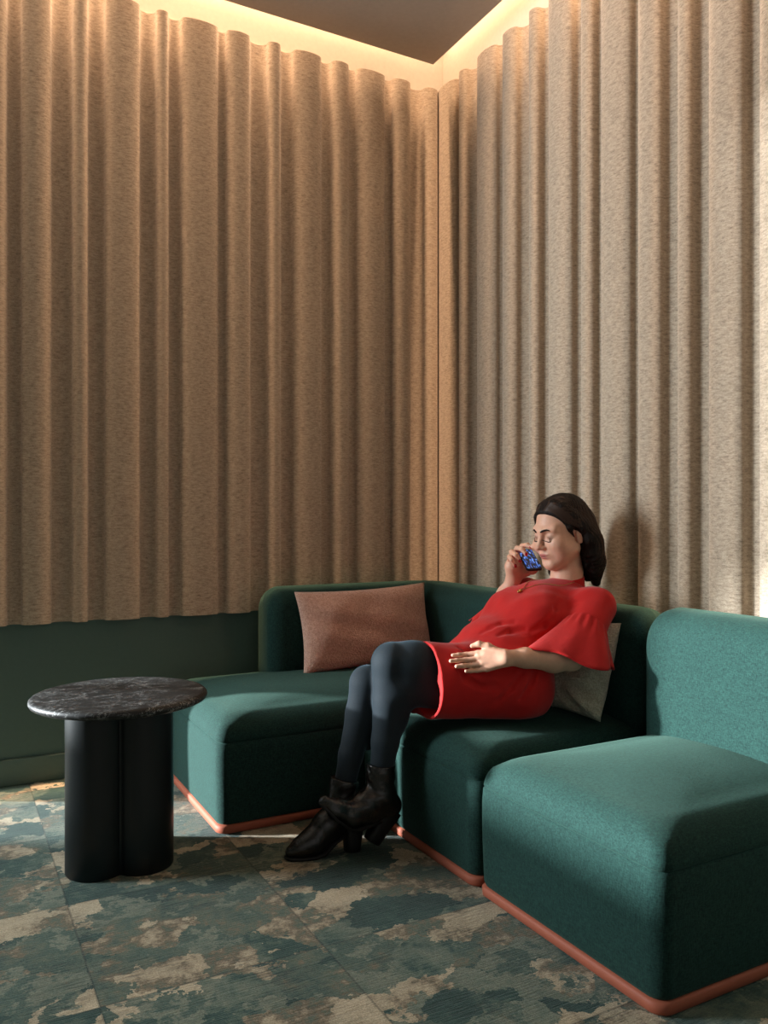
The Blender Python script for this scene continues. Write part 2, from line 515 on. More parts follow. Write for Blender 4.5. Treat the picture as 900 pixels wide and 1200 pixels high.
def seat_block(name, x0, x1, y0, y1, parent):
    prof = [(.012, .026), (.004, .03), (0, .04), (-.002, .10), (-.004, .18), (-.004, .25), (-.002, .283), (.0015, .2865), (.0035, .288), (.0015, .2895), (-.001, .293)]
    R = .088; zt = .293
    for k in range(1, 11):
        a = PI/2*k/10; prof.append((R*(1-math.cos(a)), zt + .076*math.sin(a)))
    for i_, dz in ((.12, .006), (.16, .012), (.2, .016), (.25, .019), (.29, .0205)):
        prof.append((i_, zt + .076 + dz))
    rings = []
    for ins, z in prof:
        rc = max(.038 - ins*.3, .02) if ins < .02 else .036 + ins*.55
        rings.append([(x, y, z) for x, y in rrect(x0+ins, x1-ins, y0+ins, y1-ins, rc)])
    V, F = loft(rings)
    return mesh_obj(name, V, F, m_green, parent)

def sweep_back(name, path, thick, z0, ztop, parent, r_end=.085, r_top=.085, free=(True, True)):
    P = [Vector((p[0], p[1], 0)) for p in path]
    # resample with denser ends
    L = [0]
    for a, b in zip(P, P[1:]): L.append(L[-1] + (b-a).length)
    tot = L[-1]
    def at(s_):
        for i in range(len(P)-1):
            if s_ <= L[i+1] + 1e-9:
                t = (s_-L[i])/(L[i+1]-L[i]); return P[i].lerp(P[i+1], t)
        return P[-1]
    ss = [r_end*(1-math.cos(PI/2*k/10)) for k in range(11)]
    n = max(6, int(tot/.025))
    ss += [r_end + (tot-2*r_end)*k/n for k in range(1, n)] + [tot - q for q in ss[::-1]]
    rings = []
    for s_ in ss:
        d = (at(min(tot, s_+.02)) - at(max(0, s_-.02))).normalized(); nrm = Vector((-d.y, d.x, 0))
        p = at(s_)
        ins = 0
        e = s_ if s_ < r_end else (tot-s_ if tot-s_ < r_end else None)
        if e is not None and ((s_ < r_end and free[0]) or (tot-s_ < r_end and free[1])):
            ins = r_end - math.sqrt(max(0, r_end**2 - (r_end-e)**2)); ins *= .9
        hw = thick/2 - min(ins*.8, thick/2-.004); zt = ztop - ins
        rt = min(r_top, hw*.95)
        ring = [p + nrm*(-hw) + Vector((0, 0, z0)), p + nrm*(-hw) + Vector((0, 0, z0 + (zt-rt-z0)*.5))]
        for k in range(9):
            a = PI - PI/2*k/8; ring.append(p + nrm*(-hw + rt + rt*math.cos(a)) + Vector((0, 0, zt - rt + rt*math.sin(a))))
        ring.append(p + Vector((0, 0, zt + .004)))
        for k in range(9):
            a = PI/2 - PI/2*k/8; ring.append(p + nrm*(hw - rt + rt*math.cos(a)) + Vector((0, 0, zt - rt + rt*math.sin(a))))
        ring += [p + nrm*hw + Vector((0, 0, z0 + (zt-rt-z0)*.5)), p + nrm*hw + Vector((0, 0, z0))]
        rings.append(ring)
    V, F = loft(rings)
    return mesh_obj(name, V, F, m_green, parent)

def trim(x0, x1, y0, y1, parent):
    rings = [[(x, y, z) for x, y in rrect(x0-e, x1+e, y0-e, y1+e, .035)] for e, z in ((-.003, .001), (.002, .004), (.003, .022), (-.002, .028), (-.02, .029))]
    V, F = loft(rings)
    o = mesh_obj('base_trim', V, F, m_terra, parent)
    o['label'] = 'terracotta base trim'
    return o

XR, YB = -.085, -.085
s1 = tag(empty('sofa_module', (-.72, -.47, 0)), 'long dark green sofa module along the left wall, its open end beside the round table', 'sofa', 'green sofa modules')
seat_block('seat', -1.37, XR, -.85, YB, s1); trim(-1.37, XR, -.85, YB, s1)
cr = .12; hx = -.18
pathA = [(-.985, hx), (-.6, hx), (hx-cr, hx)] + [(hx-cr+cr*math.sin(a), hx-cr+cr*math.cos(a)) for a in [PI/2*k/8 for k in range(1, 9)]] + [(hx, -.6), (hx, -.845)]
sweep_back('backrest', pathA, .19, .2, .715, s1, free=(True, True), r_end=.07)
s2 = tag(empty('sofa_module', (-.48, -1.20, 0)), 'dark green sofa module the woman in red sits on', 'sofa', 'green sofa modules')
seat_block('seat', -.872, XR, -1.535, -.86, s2); trim(-.872, XR, -1.535, -.86, s2)
sweep_back('backrest', [(hx, -.864), (hx, -1.2), (hx, -1.535)], .19, .2, .715, s2, r_end=.075)
s3 = tag(empty('sofa_module', (-.48, -1.87, 0)), 'green sofa module nearest the camera, empty and lit by daylight at right', 'sofa', 'green sofa modules')
seat_block('seat', -.876, XR, -2.185, -1.556, s3); trim(-.876, XR, -2.185, -1.556, s3)
sweep_back('backrest', [(hx-.015, -1.565), (hx-.015, -1.9), (hx-.015, -2.18)], .22, .2, .73, s3, r_end=.07)

# ------------------------------------------------------------------ cushions
def pillow(name, w, h, t, seed, mat, creases=()):
    n, m = 44, 34; V, F = [], []
    rg = np.random.default_rng(seed); ph = rg.uniform(0, 6, 6)
    for side in (1, -1):
        for i in range(n+1):
            for j in range(m+1):
                u, v = 2*i/n-1, 2*j/m-1
                # sides pinched inwards between the corners
                x = u*w/2*(1 - .055*(1-v*v)*abs(u)**2); z = v*h/2*(1 - .075*(1-u*u)*abs(v)**2)
                d = (max(0, 1-abs(u)**2.6)*max(0, 1-abs(v)**2.6))**.48
                y = side*(t/2*d)
                y += side*.004*d*(math.sin(7*u+3*v+ph[0]) + math.sin(9*v-4*u+ph[1]))
                for (cu, cv, du, dv, amp, wd) in creases:
                    if side == 1:
                        q = (u-cu)*(-dv) + (v-cv)*du; l = (u-cu)*du + (v-cv)*dv
                        y += amp*math.exp(-(q/wd)**2)*math.exp(-(l/.3)**2)*min(1, d*2)
                V.append((x, y, z))
    N = (n+1)*(m+1)
    def id_(s_, i, j): return s_*N + i*(m+1) + j
    for s_ in (0, 1):
        for i in range(n):
            for j in range(m):
                q = [id_(s_, i, j), id_(s_, i+1, j), id_(s_, i+1, j+1), id_(s_, i, j+1)]
                F.append(q if s_ == 0 else q[::-1])
    me = bpy.data.meshes.new(name); me.from_pydata(V, [], F)
    bm = bmesh.new(); bm.from_mesh(me)
    bmesh.ops.remove_doubles(bm, verts=bm.verts, dist=.0004)
    bmesh.ops.recalc_face_normals(bm, faces=bm.faces); bm.to_mesh(me); bm.free()
    me.polygons.foreach_set('use_smooth', [True]*len(me.polygons)); me.materials.append(mat)
    return link(bpy.data.objects.new(name, me))
p1 = tag(pillow('throw_pillow', .61, .335, .13, 1, m_pink), 'dusty pink boucle pillow leaning on the sofa back against the left wall', 'pillow')
p1.matrix_world = Matrix.Translation((-.585, -.335, .548)) @ Matrix.Rotation(math.radians(-1.5), 4, 'Y') @ Matrix.Rotation(math.radians(-13), 4, 'X') @ Matrix.Rotation(PI, 4, 'Z')
p2 = tag(pillow('throw_pillow', .40, .31, .14, 2, m_grey, ((-.75, -.75, .83, .55, .020, .07), (-.7, -.50, .93, .35, -.016, .06), (-.6, -.85, .6, .8, -.018, .07), (-.7, -.30, 1, .15, .014, .06))),
         'crumpled beige boucle pillow behind the back of the woman in red', 'pillow')
p2.matrix_world = Matrix.Translation((-.352, -1.275, .526)) @ Matrix.Rotation(math.radians(8), 4, 'Z') @ Matrix.Rotation(math.radians(19), 4, 'Y') @ Matrix.Rotation(math.radians(90), 4, 'Z')

# ------------------------------------------------------------------ side table
tb = tag(empty('side_table', (-1.675, -.873, 0)), 'small round side table with black stone top on a lobed dark pedestal', 'table')
tx, ty = -1.675, -.873
prof = [(.0, .4605), (.20, .4605), (.238, .4625), (.247, .467), (.2505, .4735), (.2495, .480), (.244, .4855), (.236, .4875), (.12, .4875), (.02, .4875)]
V, F = loft([[(tx + max(r, .002)*math.cos(2*PI*k/96), ty + max(r, .002)*math.sin(2*PI*k/96), z) for k in range(96)] for r, z in prof])
o = mesh_obj('tabletop', V, F, m_top, tb); o.data.set_sharp_from_angle(angle=math.radians(40))
o['label'] = 'black veined stone top'
# four lobes fused into one clover pedestal
ang0 = math.radians(34.6)
def clover(scale=1.0, n=192):
    P = []; c, r = .090, .085
    for k in range(n):
        a = 2*PI*k/n; best = 0
        for q in range(4):
            b = q*PI/2 + ang0 ; d = math.cos(a-b)*c; dd = r*r - c*c + d*d
            if dd > 0 and d + math.sqrt(dd) > best: best = d + math.sqrt(dd)
        P.append((math.cos(a)*best*scale, math.sin(a)*best*scale))
    return P
V, F = loft([[(tx+x, ty+y, z) for x, y in clover(s_)] for s_, z in ((.985, .0005), (1, .004), (1, .2), (1, .4608))])
o = mesh_obj('pedestal', V, F, m_ped, tb); o.data.set_sharp_from_angle(angle=math.radians(40))

# ------------------------------------------------------------------ the woman
def V3(*a): return np.array(a, float)
MY = -1.22                                   # her middle plane
HC = V3(-.304, MY, .951)                     # head centre
pa = math.radians(13)
hF = V3(-math.cos(pa), 0, -math.sin(pa)); hU = V3(-math.sin(pa), 0, math.cos(pa)); hL = V3(0, -1, 0)
HR = np.stack([hL, hF, hU])
def H(l, f, u): return HC + hL*l + hF*f + hU*u
tD = V3(.70, 0, .714); nD = V3(-.714, 0, .70); TR = np.stack([V3(0, 1, 0), nD, tD])
shL, elL, wrL = V3(-.302, -1.383, .712), V3(-.462, -1.45, .577), V3(-0.679, -1.410, 0.589)
shR, elR, wrR = V3(-.33, -1.055, .722), V3(-0.430, -0.965, 0.608), V3(-0.381, -1.060, 0.786)
LK, RK = V3(-.945, -1.20, .565), V3(-.985, -1.12, .492)

def torso(F, g_=0.0):
    F.cone((-.575, -1.31, .487), (-.575, -1.13, .487), .096+g_, .096+g_, .03)
    F.ell((-.52, MY, .56), (.135+g_, .10+g_, .14+g_), TR, .05)
    F.ell((-.585, MY, .563), (.146+g_, .110+g_, .128+g_), TR, .05)
    F.ell((-.43, MY, .672), (.145+g_, .087+g_, .13+g_), TR, .06)
    for s_ in (-1, 1): F.ell((-.478, MY + s_*.068, .684), (.072+g_, .058+g_, .072+g_), TR, .06)
    F.cone((-.31, -1.35, .718), (-.31, -1.09, .718), .046+g_, .046+g_, .05)
    F.cone((-.36, MY, .69), (-.29, MY, .735), .085+g_, .062+g_, .05)

# dress
G = Field((-.96, -1.52, .37), (-.20, -.92, .84), .003)
torso(G, .006)
G.chain([(-.575, -1.315, .490), (-.92, -1.222, .553)], [.110, .080], .05)
G.chain([(-.575, -1.135, .487), (-.95, -1.135, .470)], [.105, .084], .05)
G.chain([(-.56, -1.33, .47), (-.92, -1.255, .475)], [.082, .072], .06)
for s_, e in ((shL, elL), (shR, elR)):
    G.cone(s_ + (0, 0, .004), s_ + (e-s_)*.48, .064, .060, .035)
# drapes: soft creases across lap, under the bust and at the armhole
def groove(P, r, k=.02): 
    for a, b in zip(P, P[1:]): G.cone(a, b, r, r, k, sub=True)
def snap(p):
    p = np.array(p, float); d = V3(.47, .87, -.12); d /= np.linalg.norm(d); p = p - d*.20
    for _ in range(200):
        q = np.round((p - G.lo)/G.h).astype(int)
        if (q >= 0).all() and (q < G.n).all() and G.F[tuple(q)] < 0: break
        p = p + d*.0025
    return p, d
CREASES = [([(-0.711, -1.360, 0.660), (-0.680, -1.360, 0.673), (-0.649, -1.370, 0.683), (-0.605, -1.370, 0.685)], .006), ([(-0.662, -1.370, 0.648), (-0.625, -1.380, 0.659), (-0.574, -1.380, 0.661)], .004),
           ([(-0.485, -1.400, 0.700), (-0.468, -1.400, 0.725), (-0.444, -1.400, 0.747)], .006), ([(-0.491, -1.400, 0.700), (-0.518, -1.400, 0.675), (-0.564, -1.400, 0.658)], .005),
           ([(-0.827, -1.380, 0.572), (-0.811, -1.400, 0.539), (-0.776, -1.410, 0.511)], .006), ([(-0.793, -1.400, 0.533), (-0.758, -1.410, 0.509), (-0.711, -1.420, 0.511)], .005),
           ([(-0.705, -1.420, 0.466), (-0.662, -1.420, 0.501), (-0.624, -1.420, 0.543)], .005), ([(-0.768, -1.300, 0.613), (-0.761, -1.340, 0.603), (-0.730, -1.370, 0.615)], .006),
           ([(-0.631, -1.420, 0.463), (-0.592, -1.420, 0.510), (-0.573, -1.420, 0.549)], .004)]
snapped = [([snap(p) for p in P], r) for P, r in CREASES]
for P, r in snapped:
    m_ = len(P)-1
    for k in range(m_):
        (a, d), (b_, _) = P[k], P[k+1]
        t0, t1 = (.35 if k == 0 else 1), (.35 if k == m_-1 else 1)
        off = V3(0, 0, .011)
        G.cone(a - d*(r*.3), b_ - d*(r*.3), r*.75*t0, r*.75*t1, .016, sub=True)
def folds(X, Y, Z):
    d = .0009*np.sin(50*X + 25*Z + 8*np.sin(14*Y)) + .0009*np.sin(38*Z - 60*X + 20*Y)
    return d
G.disp(folds)

for a_, b_, r_ in (((-.82, -1.248, .535), (-.98, -1.207, .564), .0765), ((-.82, -1.135, .475), (-.98, -1.135, .468), .0795), ((-.82, -1.275, .473), (-.98, -1.24, .477), .0655)):
    G.cone(a_, b_, r_, r_-.002, .004, sub=True)
G.half((-.857, 0, .5), (-1, 0, .05)); G.half((0, 0, .3885), (0, 0, -1), .02)

def cloth(p):
    q = np.round((np.array(p) - G.lo)/G.h).astype(int)
    return float(G.F[tuple(q)]) if (q >= 0).all() and (q < G.n).all() else .05
def hand(F, w, D, N, W, bends, thumb, sc=1.0):
    """D wrist to knuckles, N out of the back of the hand, W index to little finger; returns the fingertips"""
    D, N, W = [v/np.linalg.norm(v) for v in (D, N, W)]
    tips = []
    ow, od = (-.029, -.0095, .010, .028), (.078, .083, .079, .071)
    ls = ((.040, .025, .020), (.045, .028, .021), (.041, .026, .020), (.032, .021, .018))
    for q in range(4):
        kn = w + (D*od[q] + W*ow[q] + N*(.004 if q in (1, 2) else 0))*sc
        F.cone(w + W*ow[q]*.45*sc, kn, .0155*sc, .0105*sc, .012)
    F.cone(w + D*.015*sc - W*.014*sc, w + D*.055*sc - W*.024*sc, .016*sc, .013*sc, .012)
    for q in range(4):
        p = w + (D*od[q] + W*ow[q] + N*(.004 if q in (1, 2) else 0))*sc; th = 0
        sp = (ow[q]*.9)
        for k in range(3):
            th += math.radians(bends[q][k])
            for _ in range(14):                     # a finger bends only until it meets the cloth
                d = D*math.cos(th) - N*math.sin(th) + W*sp*(1 if k == 0 else .3)
                d = d/np.linalg.norm(d); e = p + d*ls[q][k]*sc
                if cloth(e) > .0055 and cloth((p+e)/2) > .004: break
                th -= math.radians(5)
            r0 = (.0092, .0084, .0076, .0068)
            F.cone(p, e, r0[k]*sc*(.88 if q == 3 else 1), r0[k+1]*sc*(.88 if q == 3 else 1), .0035)
            p = e
        tips.append((p, d))
    T = [w + (D*a + N*b + W*c)*sc for a, b, c in thumb]
    F.chain(T, [.0155*sc, .0118*sc, .0098*sc, .0075*sc][:len(T)], .006)
    tips.append((T[-1], T[-1]-T[-2]))
    return tips

B = Field((-1.30, -1.56, .0), (-.15, -.88, 1.11), .0025)
torso(B, -.020)
# legs (seen only through the tights and boots)
B.chain([(-.575, -1.30, .487), LK, (-.952, -1.2, .45), (-.968, -1.2, .33), (-.985, -1.2, .18), (-1.10, -1.207, .138)], [.070, .046, .040, .030, .022, .016], .01)
B.chain([(-.575, -1.14, .487), RK, (-1.003, -1.12, .40), (-1.043, -1.122, .28), (-1.072, -1.125, .12), (-1.17, -1.125, .045)], [.068, .042, .037, .027, .021, .016], .01)
# arms
def arm(s_, e, w):
    B.cone(s_, s_ + (e-s_)*.5, .05, .042, .03); B.cone(s_ + (e-s_)*.5, e, .042, .035, .02)
    m = e + (w-e)*.28 + V3(0, 0, -.004)
    B.chain([e, m, e + (w-e)*.7, w], [.036, .0375, .0275, .0225], .018)
arm(shL, elL, wrL); arm(shR, elR, wrR)
tipsL = hand(B, wrL, V3(-.80, .55, -.16), V3(-.57, -.70, .345), V3(.1, -.5, -.85), ((20, 24, 16), (22, 26, 18), (24, 28, 18), (26, 30, 20)),
             ((.012, .0, -.018), (.038, .004, -.046), (.064, .006, -.058), (.088, .002, -.056)), .90)
# right hand wrapped round the telephone
B.cone(wrR, (-0.400, -1.075, 0.832), .023, .026, .02); B.cone((-0.370, -1.070, 0.819), (-0.389, -1.075, 0.864), .024, .02, .02)
FR = [[(-0.363, -1.065, 0.884), (-0.375, -1.100, 0.903), (-0.381, -1.135, 0.908), (-0.378, -1.152, 0.899)],
      [(-0.381, -1.065, 0.878), (-0.401, -1.105, 0.896), (-0.408, -1.142, 0.895), (-0.403, -1.157, 0.876)],
      [(-0.398, -1.070, 0.870), (-0.427, -1.110, 0.884), (-0.433, -1.140, 0.876), (-0.421, -1.145, 0.856)],
      [(-0.409, -1.075, 0.855), (-0.437, -1.110, 0.868), (-0.447, -1.135, 0.859), (-0.433, -1.135, 0.839)]]
for q, P in enumerate(FR):
    s_ = .86 if q == 3 else 1
    B.chain([V3(*p) for p in P], [.0105*s_, .0092*s_, .0082*s_, .0068*s_], .004)
B.chain([V3(*p) for p in ((-0.370, -1.065, 0.800), (-0.349, -1.085, 0.810), (-0.331, -1.105, 0.816), (-0.309, -1.110, 0.831))], [.018, .0135, .0105, .008], .008)
# neck and head
B.chain([(-.285, MY, .735), (-.281, MY, .81), H(0, -.024, -.045)], [.056, .047, .048], .03)
B.ell(H(0, -.012, .036), (.0735, .094, .083), HR, .02)
B.ell(H(0, .026, -.028), (.0585, .063, .075), HR, .03)
for s_ in (-1, 1):
    B.cone(H(s_*.052, .004, -.050), H(s_*.015, .067, -.088), .019, .0165, .025)
    B.ell(H(s_*.043, .042, -.045), (.021, .026, .026), HR, .03)       # jaw
    B.ell(H(s_*.040, .060, -.022), (.022, .022, .022), HR, .025)                      # cheekbone
    B.cone(H(s_*.046, .066, .028), H(s_*.012, .083, .024), .010, .011, .016)          # brow ridge
B.ell(H(0, .071, -.090), (.016, .014, .015), HR, .02)                                 # chin
B.ell(H(0, .076, -.056), (.026, .014, .021), HR, .015)                                # muzzle
for s_ in (-1, 1):
    B.ell(H(s_*.032, .096, .007), (.020, .019, .013), HR, .014, sub=True)
    B.ell(H(s_*.032, .0715, .005), (.0140, .0130, .0110), HR, .007)                   # closed lid over the eye
B.cone(H(0, .083, .018), H(0, .1045, -.024), .0070, .0088, .010)                      # nose
B.ell(H(0, .107, -.027), (.0085, .0095, .0085), HR, .006)
for s_ in (-1, 1):
    B.ell(H(s_*.0098, .094, -.030), (.0070, .010, .0068), HR, .006)
B.ell(H(0, .088, -.0545), (.0215, .0095, .0052), HR, .005)
B.ell(H(0, .0865, -.0645), (.0185, .0105, .0062), HR, .005)
B.cone(H(-.02, .096, -.0597), H(.02, .096, -.0597), .0018, .0018, .003, sub=True)
B.ell(H(0, .094, -.076), (.016, .008, .006), HR, .012, sub=True)
for s_ in (-1, 1):
    eR = np.stack([hL, hF*.97 + hU*.22, hU*.97 - hF*.22])
    B.ell(H(s_*.073, -.016, -.008), (.0085, .019, .031), eR, .006)
    B.ell(H(s_*.083, -.012, -.003), (.007, .011, .019), eR, .004, sub=True)
    B.ell(H(s_*.077, -.011, -.012), (.004, .006, .009), eR, .004)
Vb, Qb = B.nets(1); del B
woman = mesh_obj('person', Vb, Qb, m_skin)
tag(woman, 'woman in a red bell-sleeved dress leaning back on the sofa with a phone', 'person')
# skin tints: lips, brows, lashes, knuckles, red nails
loc = (Vb - HC) @ HR.T; l, f, u = loc[:, 0], loc[:, 1], loc[:, 2]
T = np.tile(np.array(srgb(224, 170, 143)), (len(Vb), 1))
def paint(m, c, a=1.0):
    m = np.clip(m, 0, 1)[:, None]*a; T[:] = T*(1-m) + np.array(c)*m
def blob(c, r, soft=.6):
    d = np.sqrt((((loc - np.array(c))/np.array(r))**2).sum(1)); return np.clip((1-d)/soft, 0, 1)
for s_ in (-1, 1):
    paint(blob((s_*.046, .062, -.03), (.03, .03, .024), 1), srgb(206, 128, 108), .2)
    paint(blob((s_*.033, .085, .003), (.020, .022, .0125), .8), srgb(128, 88, 76), .65)
paint(blob((0, .106, -.027), (.018, .02, .014), 1), srgb(205, 132, 112), .5)
paint(blob((0, .092, -.0545), (.0235, .02, .0055), .4), srgb(168, 84, 80), .9)
paint(blob((0, .092, -.0642), (.0205, .02, .0072), .4), srgb(182, 94, 88), .9)
paint(blob((0, .098, -.0597), (.022, .02, .0016), .5), srgb(96, 46, 44), .9)
at = woman.data.color_attributes.new('Tint', 'FLOAT_COLOR', 'POINT')
at.data.foreach_set('color', T.astype(np.float32).ravel())
def onhead(nm, P, r, mat):
    V, F = tube(P, r, 6); return mesh_obj(nm, V, F, mat, woman)
from mathutils.bvhtree import BVHTree
def bvh_of(o):
    me = o.data; return BVHTree.FromPolygons([v.co[:] for v in me.vertices], [p.vertices[:] for p in me.polygons])
bb = bvh_of(woman)
def stick(p, off):
    h = bb.find_nearest(Vector(p)); return h[0] + h[1]*off*(1 if (Vector(p)-h[0]).dot(h[1]) > 0 else 1)
for s_ in (-1, 1):
    P = [stick(H(s_*a, .095, b), .0006) for a, b in ((.011, .0235), (.019, .0265), (.028, .0295), (.037, .0300), (.046, .0255), (.051, .0205))]
    onhead('eyebrow', P, [.0026, .0034, .0034, .0029, .0021, .0009], m_lash)
    P = [stick(H(s_*a, .095, b), .0006) for a, b in ((.019, -.0025), (.025, -.0048), (.032, -.0058), (.039, -.0045), (.046, -.001))]
    P = [p + Vector(hF)*.0015 for p in P]
    onhead('eyelashes', P, [.0008, .0014, .0017, .0017, .001], m_lash)
def nail(p, d, n, nm='fingernail'):
    d = Vector(d).normalized(); n = Vector(n); n = (n - d*n.dot(d)).normalized(); w_ = d.cross(n)
    V = []; c = Vector(p) + n*.0052 - d*.0005
    rings = []
    for k in range(5):
        a = PI/2*k/4; rr = math.cos(a)
        rings.append([c + w_*(.0054*max(rr, .03)*math.cos(t)) + d*(.0078*max(rr, .03)*math.sin(t)) + n*(.0022*math.sin(a)) for t in [2*PI*i/14 for i in range(14)]])
    V, F = loft(rings); o_ = mesh_obj(nm, V, F, m_nail, woman); o_['label'] = 'red fingernail'
camv = V3(-.474, -.88, .2)
for P in FR: nail(P[-1], V3(*P[-1])-V3(*P[-2]), camv)

# hair: a straight dark bob tucked behind the ear
A = Field(HC - .21, HC + .21, .0022)
A.ell(H(0, -.015, .042), (.0815, .1005, .0885), HR, .0)
A.ell(H(0, -.052, -.03), (.075, .052, .10), HR, .03)
A.ell(H(0, .100, -.024), (.20, .081, .110), HR, .014, sub=True)      # face opening
for s_ in (-1, 1):
    A.ell(H(s_*.10, -.004, -.022), (.05, .040, .044), HR, .010, sub=True)   # ears stay free
    # from the parting back over the temple, behind the ear and down to the shoulder
    A.chain([H(.012+s_*.012, .030, .110), H(s_*.050, .022, .090), H(s_*.071, .002, .056), H(s_*.081, -.024, .018), H(s_*.082, -.046, -.03), H(s_*.076, -.052, -.09), H(s_*.066, -.046, -.15)], [.006, .010, .011, .016, .024, .025, .010], .02)
    A.chain([H(s_*.05, -.066, .02), H(s_*.058, -.072, -.05), H(s_*.055, -.072, -.12), H(s_*.052, -.066, -.185)], [.033, .031, .029, .016], .03)
    A.chain([H(s_*.080, -.040, -.03), H(s_*.076, -.030, -.075), H(s_*.068, -.020, -.12)], [.014, .012, .005], .012)
    A.cone(H(s_*.070, .022, .022), H(s_*.0735, .010, -.012), .007, .002, .008)     # wisp before the ear
A.chain([H(0, -.082, .02), H(0, -.088, -.06), H(0, -.084, -.175)], [.03, .030, .018], .03)
A.chain([H(-.062, .0, -.05), H(-.060, .022, -.10), H(-.052, .032, -.135), H(-.05, .02, -.150)], [.012, .011, .008, .003], .008)   # lock on the far side
A.chain([H(-.05, .058, .066), H(-.064, .045, .03), H(-.070, .026, -.03)], [.005, .007, .005], .012)
def strands(X, Y, Z):
    x, y, z = X-HC[0], Y-HC[1], Z-HC[2]
    a = np.arctan2(y, x+.02)
    w_ = np.clip((x + .06)/.06, 0, 1); return w_*(.0010*np.sin(a*46 + 9*np.sin(z*30)) + .0007*np.sin(a*95 + 14*z*8))
A.disp(strands)
Vh, Qh = A.nets(1); del A
SV, SF = [], []
hb = BVHTree.FromPolygons([tuple(p) for p in Vh], [tuple(int(i) for i in q) for q in Qh])
for k in range(190):
    s_ = -1 if k % 4 == 0 else 1
    t = rng.random(); a = rng.random()
    path = [H(.014*s_, .092-.16*t, .104-.01*t), H(s_*(.045+.01*a), .074-.16*t, .092-.02*t), H(s_*.072, .034-.12*t, .058-.02*a), H(s_*.086, -.028-.06*t, .012), H(s_*.084, -.050-.045*t, -.05), H(s_*.074, -.055-.045*t, -.11), H(s_*(.064), -.052-.045*t, -.165-.02*a)]
    P = []
    for i in range(len(path)-1):
        for m_ in range(4):
            q = path[i]*(1-m_/4) + path[i+1]*(m_/4)
            h_ = hb.find_nearest(Vector(q))
            if h_[0] is not None: P.append(h_[0] + h_[1]*.0004)
    if len(P) < 6: continue
    n_ = len(P); vv, ff = tube(P, [.0006 + .0013*math.sin(PI*min(1, (i+1)/(n_*.9)))*(.6+.4*a) for i in range(n_)], 5)
    o0 = len(SV); SV += [tuple(p) for p in vv]; SF += [[i+o0 for i in f_] for f_ in ff]
hair = mesh_obj('hair', Vh, Qh, m_hair, woman); hair['label'] = 'dark brown shoulder-length bob'
str_ = mesh_obj('hair_strands', SV, SF, m_strand, hair); str_['kind'] = 'stuff'

Vd, Qd = G.nets(1); 
dress = mesh_obj('dress', Vd, Qd, m_dress, woman); dress['label'] = 'red crepe dress'
db = bvh_of(dress)
# standing collar
c0, c1 = Vector((-.284, MY, .742)), Vector((-.281, MY, .796))
rings = []
for z, r in ((0, .066), (.5, .0605), (1, .0585), (1.02, .057), (1, .0545), (.5, .055), (0, .058)):
    rings.append([c0.lerp(c1, z) + Vector((math.cos(t)*r, math.sin(t)*r, .010*math.cos(t)*(1 if z > .3 else 0))) for t in [2*PI*k/40 for k in range(40)]])
V, F = loft(rings, cap0=False, cap1=False); mesh_obj('collar', V, F, m_dress, dress)
# bell sleeves
def sleeve(s_, e, hc, ha, hb, rt, ph, t0=.40, waves=5, amp=.07):
    top = s_ + (e-s_)*t0; ax = (e-s_)/np.linalg.norm(e-s_)
    a0 = ha - ax*(ha@ax); a0 = a0/np.linalg.norm(a0); b0 = np.cross(ax, a0); 
    if b0 @ hb < 0: b0 = -b0
    rings = []
    n, m = 96, 16
    for side in (0, 1):
        rr = []
        for i in range(m+1):
            t = i/m; q = t**1.15
            ring = []
            for k in range(n):
                th = 2*PI*k/n
                w_ = 1 + amp*t*math.sin(waves*th + ph) + .5*amp*t*math.sin((waves+3)*th + 2*ph)
                pt = (top + a0*rt*math.cos(th) + b0*rt*math.sin(th))*(1-q) + (hc + (ha*math.cos(th) + hb*math.sin(th)))*q
                cen = top*(1-q) + hc*q
                w_ += .045*math.exp(-((t-.14)/.16)**2)*math.sin(17*th) + .03*math.exp(-((t-.03)/.03)**2)
                p = cen + (pt-cen)*w_ + ax*(.010*t*math.sin(waves*th*1.0 + ph + 1))
                if side: p = cen + (p-cen)*(1-.0035/max(np.linalg.norm(p-cen), .02))
                ring.append(p)
            rr.append(ring)
        rings += rr if side == 0 else rr[::-1]
    V, F = loft(rings, cap0=False, cap1=False)
    o_ = mesh_obj('sleeve', V, F, m_dress, dress); o_['label'] = 'red bell sleeve'
hl, hr_, hf_ = V3(-0.588, -1.415, 0.618), V3(-0.336, -1.485, 0.549), V3(-0.516, -1.535, 0.585)
hc = (hl + hr_)/2 + V3(0, -.006, -.004)
sleeve(shL, elL, hc, (hl-hr_)/2, V3(0, -.078, -.012), .0635, .6, waves=4, amp=.12)
sleeve(shR, elR, elR + V3(.0, .01, -.0), V3(-.052, .0, .02), V3(0, .06, .02), .060, 1.4)

# necklace lying on the dress
def on_dress(p, off=.0028):
    h = db.find_nearest(Vector(p)); return h[0] + h[1]*off
ks = [(-0.304, -1.280, 0.783), (-0.345, -1.285, 0.769), (-0.377, -1.280, 0.753), (-0.414, -1.265, 0.745), (-0.447, -1.250, 0.745), (-0.466, -1.235, 0.748), (-0.418, -1.200, 0.757), (-0.362, -1.175, 0.772), (-0.324, -1.165, 0.793)]
P = []
for a, b in zip(ks, ks[1:]):
    for k in range(5): P.append(on_dress(V3(*a)*(1-k/5) + V3(*b)*k/5))
V, F = tube(P, .0011, 6); nk = mesh_obj('necklace', V, F, m_gold, woman); nk['label'] = 'thin gold necklace'
pc = on_dress((-0.483, -1.238, 0.746), .006)
dv = Vector((-.8, -.2, -.25)).normalized()
V, F = tube([pc - dv*.012, pc - dv*.009, pc, pc + dv*.009, pc + dv*.011], [.002, .0045, .0058, .0040, .001], 10)
mesh_obj('pendant', V, F, m_gold, nk)

